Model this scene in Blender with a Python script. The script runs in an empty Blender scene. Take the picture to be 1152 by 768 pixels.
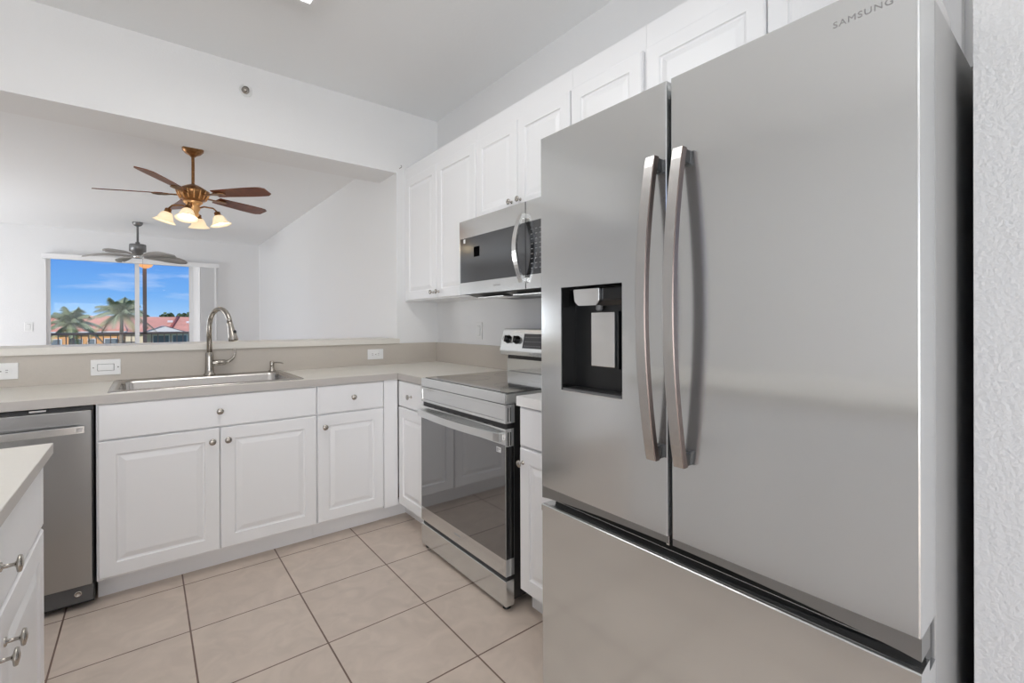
import bpy, bmesh, math, random
from mathutils import Vector, Matrix
PI = math.pi; R = math.radians
random.seed(7)
sc = bpy.context.scene
COL = sc.collection

# ------------------------------------------------------------------ camera
F_PX, CX, CY = 523.64, 576.0, 384.0
cam_d = bpy.data.cameras.new('camera'); cam = bpy.data.objects.new('camera', cam_d); COL.objects.link(cam)
cam_d.sensor_width = 36.0; cam_d.lens = F_PX / 1152 * 36.0
cam_d.shift_y = -(CY - 363.69) / 1152 * 1.0
cam_d.clip_start = 0.02; cam_d.clip_end = 600
cam.location = (-1.8519, -3.3187, 1.2205)
yaw = R(38.2354); pit = R(-0.0928); rol = R(0.197)
rv = Vector((math.cos(yaw), -math.sin(yaw), 0)); dv = Vector((math.sin(yaw), math.cos(yaw), 0)); uv = Vector((0, 0, 1))
d2 = dv * math.cos(pit) + uv * math.sin(pit); u2 = uv * math.cos(pit) - dv * math.sin(pit)
rx_ = rv * math.cos(rol) - u2 * math.sin(rol); ux_ = rv * math.sin(rol) + u2 * math.cos(rol)
mw = Matrix((rx_, ux_, -d2)).transposed().to_4x4(); mw.translation = cam.location
cam.matrix_world = mw
sc.camera = cam

# ------------------------------------------------------------------ view + world + lights
sc.view_settings.view_transform = 'Standard'; sc.view_settings.look = 'None'
sc.view_settings.gamma = 1.0; sc.view_settings.use_curve_mapping = False
EXPOSURE = 0.09
sc.view_settings.exposure = EXPOSURE
sc.cycles.use_denoising = True
sc.cycles.max_bounces = 14; sc.cycles.diffuse_bounces = 8; sc.cycles.glossy_bounces = 6; sc.cycles.transparent_max_bounces = 12
sc.cycles.sample_clamp_indirect = 6.0

FIX_E = 5.8          # emission of the kitchen ceiling fixture
KFILL_W = 6.0          # fill added from the kitchen's unseen left side (W)
LIV_W = 54.0         # side light added from the living room's unseen left
BACK_W = 82.0         # fill added from behind the camera
SUN_E = 3.2
SKY_E = 1.0

w = bpy.data.worlds.new('sky'); sc.world = w; w.use_nodes = True
nt = w.node_tree; nt.nodes.clear()
o_ = nt.nodes.new('ShaderNodeOutputWorld'); bg = nt.nodes.new('ShaderNodeBackground')
tc = nt.nodes.new('ShaderNodeTexCoord'); sep = nt.nodes.new('ShaderNodeSeparateXYZ')
nt.links.new(tc.outputs['Generated'], sep.inputs[0])
rmp = nt.nodes.new('ShaderNodeValToRGB'); nt.links.new(sep.outputs['Z'], rmp.inputs[0])
e = rmp.color_ramp.elements
e[0].position = 0.0; e[0].color = (0.38, 0.62, 0.90, 1)
e[1].position = 0.16; e[1].color = (0.065, 0.24, 0.76, 1)
k = e.new(0.05); k.color = (0.17, 0.42, 0.86, 1)
mp = nt.nodes.new('ShaderNodeMapping'); mp.inputs['Scale'].default_value = (2.2, 2.2, 13); mp.inputs['Rotation'].default_value = (0, R(14), 0)
nz = nt.nodes.new('ShaderNodeTexNoise'); nz.inputs['Scale'].default_value = 2.6; nz.inputs['Detail'].default_value = 7; nz.inputs['Roughness'].default_value = .62
nt.links.new(tc.outputs['Generated'], mp.inputs[0]); nt.links.new(mp.outputs[0], nz.inputs[0])
cr = nt.nodes.new('ShaderNodeValToRGB'); nt.links.new(nz.outputs[0], cr.inputs[0])
cr.color_ramp.elements[0].position = .50; cr.color_ramp.elements[0].color = (0, 0, 0, 1)
cr.color_ramp.elements[1].position = .80; cr.color_ramp.elements[1].color = (.75, .75, .75, 1)
mx = nt.nodes.new('ShaderNodeMixRGB'); mx.inputs[2].default_value = (.80, .88, 1.0, 1)
nt.links.new(cr.outputs[0], mx.inputs[0]); nt.links.new(rmp.outputs[0], mx.inputs[1])
nt.links.new(mx.outputs[0], bg.inputs[0]); bg.inputs[1].default_value = SKY_E
nt.links.new(bg.outputs[0], o_.inputs[0])

def light(name, kind, loc, rot, energy, size=None, color=(1, 1, 1)):
    d = bpy.data.lights.new(name, kind); d.energy = energy; d.color = color
    if size: d.shape = 'RECTANGLE'; d.size, d.size_y = size
    o = bpy.data.objects.new(name, d); COL.objects.link(o); o.location = loc; o.rotation_euler = rot
    return o
sun = light('sun', 'SUN', (0, -10, 20), (R(48), 0, R(-28)), SUN_E, color=(1, .95, .88)); sun.data.angle = R(.6)
light('fill_kitchen', 'AREA', (-4.12, -4.3, 1.5), (0, R(-90), 0), KFILL_W, (1.9, 2.0), (.97, .985, 1))  # the three area lights are added fill, their windows are unseen
light('fill_living', 'AREA', (-4.92, 3.7, 1.0), (0, R(-90), 0), LIV_W, (1.2, 2.2), (.97, .985, 1))
light('fill_rear', 'AREA', (-3.0, -6.12, 1.05), (R(90), 0, 0), BACK_W, (2.2, 1.7), (1, .985, .96))

# ------------------------------------------------------------------ materials
MATS = {}
def mat(name, col=(.8, .8, .8), rough=.5, metal=0.0, bump=0.0, bscale=60.0, var=0.0, vscale=8.0, emit=None, estr=0.0,
        aniso=0.0, tangent=None, spec=.5, stretch=(1, 1, 1), coat=0.0, brush=0.0, brush_scale=(1, 1, 1)):
    if name in MATS: return MATS[name]
    m = bpy.data.materials.new(name); m.use_nodes = True; nt = m.node_tree; b = nt.nodes['Principled BSDF']
    b.inputs['Base Color'].default_value = (*col, 1); b.inputs['Roughness'].default_value = rough; b.inputs['Metallic'].default_value = metal
    b.inputs['Specular IOR Level'].default_value = spec
    if coat: b.inputs['Coat Weight'].default_value = coat; b.inputs['Coat Roughness'].default_value = .05
    tc = nt.nodes.new('ShaderNodeTexCoord'); mp = nt.nodes.new('ShaderNodeMapping'); mp.inputs['Scale'].default_value = stretch
    geo = nt.nodes.new('ShaderNodeNewGeometry'); nt.links.new(geo.outputs['Position'], mp.inputs[0])
    if var > 0:
        n = nt.nodes.new('ShaderNodeTexNoise'); n.inputs['Scale'].default_value = vscale; n.inputs['Detail'].default_value = 5
        nt.links.new(mp.outputs[0], n.inputs[0])
        mr = nt.nodes.new('ShaderNodeMapRange'); mr.inputs[1].default_value = .3; mr.inputs[2].default_value = .7
        mr.inputs[3].default_value = 1 - var; mr.inputs[4].default_value = 1 + var; nt.links.new(n.outputs[0], mr.inputs[0])
        hs = nt.nodes.new('ShaderNodeHueSaturation'); hs.inputs['Color'].default_value = (*col, 1)
        nt.links.new(mr.outputs[0], hs.inputs['Value']); nt.links.new(hs.outputs[0], b.inputs['Base Color'])
    if bump > 0:
        n = nt.nodes.new('ShaderNodeTexNoise'); n.inputs['Scale'].default_value = bscale; n.inputs['Detail'].default_value = 3
        nt.links.new(mp.outputs[0], n.inputs[0])
        bp = nt.nodes.new('ShaderNodeBump'); bp.inputs['Strength'].default_value = bump; bp.inputs['Distance'].default_value = .01
        nt.links.new(n.outputs[0], bp.inputs['Height']); nt.links.new(bp.outputs[0], b.inputs['Normal'])
    if brush > 0:
        mp2 = nt.nodes.new('ShaderNodeMapping'); mp2.inputs['Scale'].default_value = brush_scale; nt.links.new(geo.outputs['Position'], mp2.inputs[0])
        n = nt.nodes.new('ShaderNodeTexNoise'); n.inputs['Scale'].default_value = 1.0; n.inputs['Detail'].default_value = 2
        nt.links.new(mp2.outputs[0], n.inputs[0])
        mr = nt.nodes.new('ShaderNodeMapRange'); mr.inputs[3].default_value = rough - brush; mr.inputs[4].default_value = rough + brush
        nt.links.new(n.outputs[0], mr.inputs[0]); nt.links.new(mr.outputs[0], b.inputs['Roughness'])
    if aniso:
        b.inputs['Anisotropic'].default_value = aniso
        c = nt.nodes.new('ShaderNodeCombineXYZ')
        for i in range(3): c.inputs[i].default_value = tangent[i]
        nt.links.new(c.outputs[0], b.inputs['Tangent'])
    if emit: b.inputs['Emission Color'].default_value = (*emit, 1); b.inputs['Emission Strength'].default_value = estr
    MATS[name] = m; return m

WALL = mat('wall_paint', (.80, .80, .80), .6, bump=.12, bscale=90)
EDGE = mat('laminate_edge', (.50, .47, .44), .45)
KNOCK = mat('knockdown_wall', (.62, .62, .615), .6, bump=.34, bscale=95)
CEIL = mat('ceiling_paint', (.84, .85, .855), .7, bump=.08, bscale=60)
CAB = mat('cabinet_white', (.84, .84, .845), .32)
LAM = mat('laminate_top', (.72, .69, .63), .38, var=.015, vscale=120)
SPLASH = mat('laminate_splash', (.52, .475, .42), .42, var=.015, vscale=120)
STEEL = mat('stainless_y', (.68, .69, .685), .15, .88, aniso=.45, tangent=(.12, .97, .18), brush=.03, brush_scale=(300, 8, 900))
STEELX = mat('stainless_x', (.66, .66, .65), .26, 1.0, aniso=.5, tangent=(.97, .12, .18), brush=.03, brush_scale=(8, 300, 900))
STEELB = mat('stainless_bright', (.72, .715, .70), .22, 1.0)
DWSTEEL = mat('dishwasher_steel', (.43, .43, .425), .30, 1.0, aniso=.5, tangent=(.97, .12, .18), brush=.03, brush_scale=(8, 300, 900))
SINKM = mat('sink_steel', (.50, .48, .46), .22, 1.0, bump=.03, bscale=40)
NICKEL = mat('brushed_nickel', (.42, .39, .35), .22, 1.0)
KNOBM = mat('pewter_knob', (.45, .42, .38), .25, 1.0)
GREY = mat('fridge_side_grey', (.36, .36, .355), .35, .3)
DGREY = mat('dark_grey_plastic', (.10, .10, .10), .35)
MGREY = mat('mid_grey_plastic', (.22, .22, .22), .4)
BLACK = mat('black_plastic', (.008, .008, .008), .3)
GLOSSB = mat('black_gloss', (.010, .010, .010), .06, spec=.6)
OVENG = mat('oven_glass', (.25, .25, .255), .045, .9)
COOKG = mat('cooktop_glass', (.06, .06, .06), .07, spec=1.0, coat=1.0)
MWGL = mat('microwave_glass', (.13, .133, .138), .12, .9)
PLATE = mat('white_plastic', (.80, .80, .79), .35)
SLOT = mat('socket_slot', (.05, .05, .05), .5)
BRONZE = mat('antique_bronze', (.30, .15, .06), .32, .85, var=.25, vscale=60)
WOOD = mat('fan_wood', (.16, .045, .018), .32, var=.3, vscale=14, stretch=(1, 1, 1))
WOODG = mat('fan_grey', (.34, .32, .30), .45, var=.1, vscale=20)
FANMET = mat('fan_pewter', (.22, .22, .22), .35, .7)
SHADE = mat('lamp_glass', (.95, .85, .68), .4, emit=(1, .74, .42), estr=.55)
BULB = mat('bulb_glow', (1, .95, .85), .4, emit=(1, .86, .62), estr=14)
BOWLG = mat('bowl_glow', (.9, .55, .3), .4, emit=(1, .42, .14), estr=.8)
DIFF = mat('diffuser', (.95, .95, .95), .5, emit=(1, .995, .98), estr=FIX_E)
VINYL = mat('vinyl_frame', (.82, .82, .82), .4)
BLIND = mat('blind_vane', (.86, .86, .86), .5)
RAIL = mat('rail_brown', (.44, .31, .25), .5)
CONC = mat('balcony_floor', (.45, .42, .38), .8)
ROOF = mat('roof_tile', (.66, .30, .20), .8, var=.12, vscale=.6)
ROOFD = mat('roof_ridge', (.36, .10, .07), .8)
STUC_O = mat('stucco_orange', (.80, .42, .18), .8)
STUC_Y = mat('stucco_cream', (.85, .76, .56), .8)
PALE = mat('pale_trim', (.75, .73, .70), .7)
HGLASS = mat('house_glass', (.22, .25, .26), .4)
TRUNK = mat('palm_trunk', (.30, .25, .20), .9, bump=.6, bscale=8)
FROND = mat('palm_frond', (.24, .27, .14), .55, var=.35, vscale=1.5)
FRONDY = mat('palm_frond_dry', (.42, .36, .17), .6, var=.2, vscale=1.5)
LEAF = mat('tree_leaf', (.07, .11, .04), .7, var=.3, vscale=1)
GRASS = mat('lawn', (.10, .16, .05), .9, var=.2, vscale=.3)

# floor tile
FT = bpy.data.materials.new('floor_tile'); FT.use_nodes = True
nt = FT.node_tree; b = nt.nodes['Principled BSDF']; b.inputs['Roughness'].default_value = .42
geo = nt.nodes.new('ShaderNodeNewGeometry'); mp = nt.nodes.new('ShaderNodeMapping')
mp.inputs['Location'].default_value = (.899 + .408 * 40, .6615 + .4128 * 40, 0)
nt.links.new(geo.outputs['Position'], mp.inputs[0])
br = nt.nodes.new('ShaderNodeTexBrick'); br.offset = 0; br.squash = 1
br.inputs['Scale'].default_value = 1; br.inputs['Brick Width'].default_value = .408; br.inputs['Row Height'].default_value = .4128
br.inputs['Mortar Size'].default_value = .0032; br.inputs['Mortar Smooth'].default_value = .15; br.inputs['Bias'].default_value = 0
br.inputs['Color1'].default_value = (.58, .49, .42, 1); br.inputs['Color2'].default_value = (.605, .515, .442, 1); br.inputs['Mortar'].default_value = (.17, .11, .085, 1)
nt.links.new(mp.outputs[0], br.inputs[0])
n1 = nt.nodes.new('ShaderNodeTexNoise'); n1.inputs['Scale'].default_value = 9; n1.inputs['Detail'].default_value = 6; n1.inputs['Distortion'].default_value = 1.2
nt.links.new(geo.outputs['Position'], n1.inputs[0])
mr = nt.nodes.new('ShaderNodeMapRange'); mr.inputs[1].default_value = .3; mr.inputs[2].default_value = .7; mr.inputs[3].default_value = .91; mr.inputs[4].default_value = 1.06
nt.links.new(n1.outputs[0], mr.inputs[0])
hs = nt.nodes.new('ShaderNodeHueSaturation'); nt.links.new(br.outputs['Color'], hs.inputs['Color']); nt.links.new(mr.outputs[0], hs.inputs['Value'])
nt.links.new(hs.outputs[0], b.inputs['Base Color'])
bp = nt.nodes.new('ShaderNodeBump'); bp.inputs['Strength'].default_value = .35; bp.inputs['Distance'].default_value = .004; bp.invert = True
nt.links.new(br.outputs['Fac'], bp.inputs['Height']); nt.links.new(bp.outputs[0], b.inputs['Normal'])

# window glass
GLASS = bpy.data.materials.new('clear_pane'); GLASS.use_nodes = True
nt = GLASS.node_tree; nt.nodes.clear(); oo = nt.nodes.new('ShaderNodeOutputMaterial')
tr = nt.nodes.new('ShaderNodeBsdfTransparent'); gl = nt.nodes.new('ShaderNodeBsdfGlossy'); gl.inputs['Roughness'].default_value = .02
fr = nt.nodes.new('ShaderNodeFresnel'); fr.inputs[0].default_value = 1.2; ms = nt.nodes.new('ShaderNodeMixShader')
nt.links.new(fr.outputs[0], ms.inputs[0]); nt.links.new(tr.outputs[0], ms.inputs[1]); nt.links.new(gl.outputs[0], ms.inputs[2]); nt.links.new(ms.outputs[0], oo.inputs[0])

# ------------------------------------------------------------------ mesh helpers
class MB:
    def __init__(s): s.bm = bmesh.new()
    def box(s, x0, x1, y0, y1, z0, z1, bev=0.0, seg=2):
        g = bmesh.new()
        xs, ys, zs = sorted((x0, x1)), sorted((y0, y1)), sorted((z0, z1))
        v = [g.verts.new((x, y, z)) for x in xs for y in ys for z in zs]
        for f in ((0, 1, 3, 2), (4, 6, 7, 5), (0, 4, 5, 1), (2, 3, 7, 6), (0, 2, 6, 4), (1, 5, 7, 3)): g.faces.new([v[i] for i in f])
        if bev > 0: bmesh.ops.bevel(g, geom=g.edges[:], offset=bev, segments=seg, affect='EDGES', profile=.5)
        s.merge(g); return s
    def merge(s, g, m=None):
        if m is not None: g.transform(m)
        me = bpy.data.meshes.new('tmp'); g.to_mesh(me); g.free(); s.bm.from_mesh(me); bpy.data.meshes.remove(me)
    def prism(s, pts, axis, a, b, bev=0.0):
        """polygon pts (2-D) extruded along axis from a to b; axis x: pts=(y,z), y: (x,z), z: (x,y)"""
        g = bmesh.new()
        def P(p, t): return {'x': (t, p[0], p[1]), 'y': (p[0], t, p[1]), 'z': (p[0], p[1], t)}[axis]
        A = [g.verts.new(P(p, a)) for p in pts]; B = [g.verts.new(P(p, b)) for p in pts]
        g.faces.new(A); g.faces.new(B[::-1]); n = len(pts)
        for i in range(n): g.faces.new((A[i], B[i], B[(i + 1) % n], A[(i + 1) % n]))
        bmesh.ops.recalc_face_normals(g, faces=g.faces)
        if bev > 0: bmesh.ops.bevel(g, geom=g.edges[:], offset=bev, segments=2, affect='EDGES')
        s.merge(g); return s
    def lathe(s, prof, c=(0, 0, 0), d=(0, 0, 1), n=24):
        """prof: (radius, distance along d)"""
        g = bmesh.new(); rings = []
        for r, t in prof:
            if r < 1e-6: rings.append([g.verts.new((0, 0, t))])
            else: rings.append([g.verts.new((r * math.cos(2 * PI * i / n), r * math.sin(2 * PI * i / n), t)) for i in range(n)])
        for A, B in zip(rings, rings[1:]):
            for i in range(n):
                j = (i + 1) % n
                if len(A) == 1 and len(B) == 1: break
                if len(A) == 1: g.faces.new((A[0], B[i], B[j]))
                elif len(B) == 1: g.faces.new((A[i], A[j], B[0]))
                else: g.faces.new((A[i], A[j], B[j], B[i]))
        for f in g.faces: f.smooth = True
        bmesh.ops.recalc_face_normals(g, faces=g.faces)
        q = Vector((0, 0, 1)).rotation_difference(Vector(d).normalized()).to_matrix().to_4x4(); q.translation = Vector(c)
        s.merge(g, q); return s
    def tube(s, pts, rad, n=12, flat=None, up=None, cap=True):
        """sweep a circle (or a rectangle flat=(w,h)) along points; rad is a number or a list"""
        g = bmesh.new(); P = [Vector(p) for p in pts]; rs = rad if isinstance(rad, (list, tuple)) else [rad] * len(P)
        ref = Vector(up) if up else Vector((0, 0, 1)); rings = []
        prev = None
        for i, p in enumerate(P):
            t = (P[min(i + 1, len(P) - 1)] - P[max(i - 1, 0)]).normalized()
            if up: a = ref
            else:
                a = prev if prev is not None else (Vector((1, 0, 0)) if abs(t.z) > .9 else ref)
            sx = t.cross(a)
            if sx.length < 1e-5: sx = t.cross(Vector((0, 1, 0)))
            sx.normalize(); sy = sx.cross(t).normalized(); prev = sy
            if flat:
                hw, hh = flat[0] / 2 * rs[i], flat[1] / 2 * rs[i]
                rings.append([g.verts.new(p + sx * a_ * hw + sy * b_ * hh) for a_, b_ in ((1, 1), (-1, 1), (-1, -1), (1, -1))])
            else:
                rings.append([g.verts.new(p + (sx * math.cos(2 * PI * k / n) + sy * math.sin(2 * PI * k / n)) * rs[i]) for k in range(n)])
        for A, B in zip(rings, rings[1:]):
            m = len(A)
            for i in range(m):
                f = g.faces.new((A[i], A[(i + 1) % m], B[(i + 1) % m], B[i])); f.smooth = not flat
        if cap: g.faces.new(rings[0]); g.faces.new(rings[-1][::-1])
        bmesh.ops.recalc_face_normals(g, faces=g.faces)
        s.merge(g); return s
    def holed(s, u0, u1, v0, v1, t0, t1, hole, axis):
        """plate in the (u,v) plane between t0 and t1 along axis with a rectangular hole (hu0,hu1,hv0,hv1)"""
        g = bmesh.new(); h = hole
        def P(u, v, t): return {'x': (t, u, v), 'y': (u, t, v), 'z': (u, v, t)}[axis]
        O = [(u0, v0), (u1, v0), (u1, v1), (u0, v1)]; I = [(h[0], h[2]), (h[1], h[2]), (h[1], h[3]), (h[0], h[3])]
        r = [[g.verts.new(P(*p, t)) for p in L] for t in (t0, t1) for L in (O, I)]
        for i in range(4):
            j = (i + 1) % 4
            g.faces.new((r[0][i], r[0][j], r[1][j], r[1][i])); g.faces.new((r[2][i], r[3][i], r[3][j], r[2][j]))
            g.faces.new((r[0][i], r[2][i], r[2][j], r[0][j])); g.faces.new((r[1][i], r[1][j], r[3][j], r[3][i]))
        bmesh.ops.recalc_face_normals(g, faces=g.faces)
        s.merge(g); return s
    def rings(s, w, h, prof, o=(0, 0, 0)):
        """raised panel in the x-z plane, front towards -y. prof: (inset, height); origin lower left back"""
        g = bmesh.new(); L = []
        for ins, ht in prof:
            L.append([g.verts.new((o[0] + x, o[1] - ht, o[2] + z)) for x, z in ((ins, ins), (w - ins, ins), (w - ins, h - ins), (ins, h - ins))])
        for A, B in zip(L, L[1:]):
            for i in range(4):
                j = (i + 1) % 4; g.faces.new((A[i], A[j], B[j], B[i]))
        g.faces.new(L[-1]); g.faces.new(L[0][::-1])
        bmesh.ops.recalc_face_normals(g, faces=g.faces)
        s.merge(g); return s
    def build(s, name, m, parent=None, smooth=False, loc=None):
        me = bpy.data.meshes.new(name); s.bm.to_mesh(me); s.bm.free(); me.materials.append(m)
        o = bpy.data.objects.new(name, me); COL.objects.link(o)
        if smooth:
            for p in me.polygons: p.use_smooth = True
        if parent: o.parent = parent
        if loc: o.location = loc
        return o
def tag(o, label, cat, group=None, kind=None):
    if label: o['label'] = label
    if cat: o['category'] = cat
    if group: o['group'] = group
    if kind: o['kind'] = kind
    return o
def thing(name, label, cat, loc=(0, 0, 0), rz=0, group=None):
    o = bpy.data.objects.new(name, None); COL.objects.link(o); o.location = loc; o.rotation_euler = (0, 0, rz)
    o.empty_display_size = .1
    return tag(o, label, cat, group)
def struct(name, mb, m, label=None):
    o = mb.build(name, m); o['kind'] = 'structure'
    if label: o['label'] = label
    return o
def plabel(o, s): o['label'] = s; return o

# ================================================================== SETTING
XL, YB, KC = -4.2, -6.2, 2.84          # kitchen shell
LXL, LY, LC = -5.0, 5.45, 2.53         # living room shell
JX, HT = -.35, .33                     # pass-through jamb, wall thickness
HB = 2.36; LEDGE = 1.067
T = .12
struct('floor', MB().box(-5.2, 1.6, -6.4, LY + .1, -.15, 0), FT, 'beige square floor tiles with dark grout')
struct('ceiling', MB().box(-5.2, 1.8, -6.4, HT, KC, KC + .2), CEIL, 'white kitchen ceiling')
struct('ceiling_living', MB().box(-5.2, .2, HT, LY + .2, LC, LC + .5), CEIL, 'white living room ceiling beyond the opening')
struct('wall_back', MB().box(-5.2, JX, 0, HT, 0, LEDGE), WALL, 'white half wall below the ledge')
struct('wall_back', MB().box(JX, .0, 0, HT, 0, KC), WALL, 'white wall stub right of the opening')
struct('wall_back', MB().box(-5.2, JX, 0, HT, HB, KC), WALL, 'white header above the opening')
struct('wall_right', MB().box(0, T, -3.3, HT, 0, KC), WALL, 'white wall behind the cooker and upper cabinets')
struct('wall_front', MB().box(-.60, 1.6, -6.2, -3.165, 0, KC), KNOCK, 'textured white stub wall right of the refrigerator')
struct('wall_living', MB().box(JX, JX + T, HT, LY, 0, LC), WALL, 'white side wall of the living room')
struct('wall_left', MB().holed(-6.3, 0, 0, KC, XL, XL - T, (-5.3, -3.3, .5, 2.5), 'x'), WALL)
struct('wall_rear', MB().holed(-5.2, 1.6, 0, KC, YB - .0, YB - T, (-4.12, -1.88, .1, 1.95), 'y'), WALL)
struct('wall_living_left', MB().holed(HT, LY, 0, LC, LXL, LXL - T, (2.6, 4.8, .4, 1.6), 'x'), WALL)
# far wall with the sliding door opening
GX0, GX1, GZ1 = -2.895, -1.262, 2.15
struct('wall_far', MB().holed(-5.2, .2, 0, LC, LY, LY + .14, (GX0, GX1, .02, GZ1), 'y'), WALL, 'far white wall around the glass door')

# sliding glass door
d1 = thing('door_1', 'white framed sliding glass door in the far wall', 'door', (0, LY, 0)); del d1['category']; d1['kind'] = 'structure'
m = MB().holed(GX0, GX1, .02, GZ1, .03, .11, (GX0 + .02, GX1 - .015, .05, GZ1 - .012), 'y'); m.build('door_frame', VINYL, d1)
def sash(x0, x1, y):
    s_ = MB().holed(x0, x1, .06, GZ1 - .014, y, y + .03, (x0 + .037, x1 - .05, .13, GZ1 - .028), 'y').build('sash', VINYL, d1)
    MB().box(x0 + .044, x1 - .049, y + .012, y + .018, .125, GZ1 - .02).build('pane', GLASS, s_)
sash(GX0 + .0, -1.917, .035); sash(-1.972, GX1, .07)

# baseboard of the living room
struct('baseboard_back', MB().box(JX, LXL, LY - .015, LY, 0, .09), VINYL)

# ---- balcony
struct('balcony_floor', MB().box(-6, 1.5, LY + .14, 7.5, -.25, -.02), CONC, 'balcony floor slab')
struct('ceiling_porch', MB().box(-6, 1.5, LY + .15, 7.72, 2.40, 2.6), CEIL, 'balcony ceiling')
pl_ = thing('porch_light', 'amber dome lamp under the balcony ceiling above the brown column', 'lamp', (-1.845, 7.24, 2.40))
MB().lathe([(.06, 0), (.06, -.02), (.015, -.03), (.015, -.085), (.115, -.092), (.115, -.098), (0, -.098)], n=24).build('lamp_base', MATS['antique_bronze'], pl_, True)
MB().lathe([(.112, -.098), (.108, -.125), (.085, -.160), (.04, -.185), (0, -.190)], n=24).build('lamp_dome', BOWLG, pl_, True)
cc = tag(MB().box(-1.886, -1.828, 7.37, 7.43, -.02, 3.0, .004).build('porch_column', RAIL), 'slim dark brown porch column standing at the balcony railing', 'column')
rl = thing('balcony_railing', 'brown metal balcony railing with thin upright pickets outside the glass door', 'railing', (-2.2, 7.4, -.02))
MB().box(-2.8, 3.2, -.03, .03, 1.055, 1.095, .004).build('top_rail', RAIL, rl)
MB().box(-2.8, 3.2, -.02, .02, .10, .13, .003).build('bottom_rail', RAIL, rl)
pk = None
for i in range(60):
    x = -2.76 + i * .094
    if pk is None: pk = MB().box(-.007, .007, -.007, .007, .0, 1.06).build('picket', RAIL, rl); pk.location = (x, 0, 0)
    else:
        c = pk.copy(); COL.objects.link(c); c.location = (x, 0, 0)

# ---- blinds
bl = thing('vertical_blinds', 'white vertical blinds gathered at the right end of the glass door', 'blinds', (0, LY - .06, 0))
MB().box(-2.926, -.93, -.04, .05, 2.10, 2.165, .003).build('valance', BLIND, bl)
van = None
for i in range(11):
    x = -1.222 + i * .0232
    if van is None:
        g = MB(); pts = [(-.0, -.05), (.006, -.02), (.006, .02), (0, .05), (-.0015, .05), (.0045, .02), (.0045, -.02), (-.0015, -.05)]
        g.prism(pts, 'z', .06, 2.10); van = g.build('vane', BLIND, bl); van.location = (x, -.005, 0); van.rotation_euler = (0, 0, R(56))
    else:
        c = van.copy(); COL.objects.link(c); c.location = (x, -.005, 0)
bl2 = MB().box(-.992, -.968, -.045, .05, .05, 2.12).build('end_vane', BLIND, bl)

# ---- living room wall switch
def wallplate(name, label, cat, c, normal, w_, h_, kind, group=None):
    """c centre on the wall; local frame: x along the wall, -y out, z up"""
    rz = {'-y': 0, '-x': -PI / 2}[normal]
    t = thing(name, label, cat, c, rz, group)
    MB().box(-w_ / 2, w_ / 2, -.006, 0, -h_ / 2, h_ / 2, .0025).build('cover_plate', PLATE, t)
    if kind == 'outlet_h':
        for sx in (-1, 1):
            f = MB().prism([(sx * .022 + .017 * math.cos(a) * (1 if abs(math.cos(a)) < .8 else .92), .0165 * math.sin(a)) for a in [2 * PI * k / 20 for k in range(20)]], 'y', -.009, -.005).build('socket_face', PLATE, t)
            g = MB().box(sx * .022 - .006, sx * .022 + .003, -.0096, -.0088, .004, .0062).box(sx * .022 - .006, sx * .022 + .002, -.0096, -.0088, -.0062, -.004)
            g.lathe([(0, 0), (.0026, 0), (.0026, .0008)], (sx * .022 + sx * .009, -.0088, 0), (0, -1, 0), 10)
            g.build('socket_slots', SLOT, f)
        MB().lathe([(.003, 0), (.003, .002), (0, .0025)], (0, -.006, 0), (0, -1, 0), 10).build('screw', NICKEL, t)
    elif kind == 'rocker_h':
        MB().box(-.034, .034, -.0075, -.005, -.018, .018, .001).build('rocker_frame', SLOT, t)
        MB().box(-.0325, .0325, -.011, -.006, -.0165, .0165, .002).build('rocker', PLATE, t)
        for sx in (-1, 1): MB().lathe([(.003, 0), (.003, .002), (0, .0025)], (sx * .05, -.006, 0), (0, -1, 0), 10).build('screw', NICKEL, t)
    elif kind == 'rocker_v':
        MB().box(-.0172, .0172, -.0072, -.005, -.034, .034, .001).build('rocker_frame', MGREY, t)
        MB().box(-.0165, .0165, -.0095, -.006, -.0325, .0325, .002).build('rocker', PLATE, t)
    return t
wallplate('light_switch', 'small white switch plate on the far wall left of the glass door', 'light switch', (-3.06, LY, 1.19), '-y', .08, .12, 'rocker_v')
wallplate('wall_outlet', 'white double socket on the backsplash at the left edge above the dishwasher', 'outlet', (-2.401, -.0205, .993), '-y', .118, .080, 'outlet_h')
wallplate('wall_outlet', 'white double socket on the backsplash near the right end of the ledge', 'outlet', (-.529, -.0205, .993), '-y', .118, .074, 'outlet_h')
wallplate('light_switch', 'white sideways rocker switch on the backsplash left of the faucet', 'light switch', (-2.018, -.0205, .990), '-y', .122, .084, 'rocker_h')
wallplate('light_switch', 'upright white rocker switch on the wall between cooker and corner', 'light switch', (0, -.598, 1.165), '-x', .074, .118, 'rocker_v')

# sprinkler
t = thing('fire_sprinkler', 'small round recessed sprinkler head on the white header above the opening', 'sprinkler', (-1.355, 0, 2.677))
MB().lathe([(.040, 0), (.040, .004), (.034, .007), (.030, .003), (0, .003)], (0, 0, 0), (0, -1, 0), 28).build('escutcheon', PLATE, t, True)
MB().lathe([(.022, .003), (.020, .012), (.012, .014), (.010, .022), (.018, .024), (.018, .026), (0, .026)], (0, 0, 0), (0, -1, 0), 20).build('sprinkler_nozzle', NICKEL, t)
g = MB().lathe([(.0027, 0), (.0027, .02)], (0, 0, 0), (0, -1, 0), 8).tube([(0, -.02, 0), (.004, -.028, .004), (.004, -.03, .014), (0, -.022, .018)], .0022, 8)
tag(g.build('screw_hook', NICKEL, None, loc=(-.325, 0, 2.398)), 'tiny metal screw hook in the wall at the top left of the wall cabinets', 'hook')

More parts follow.
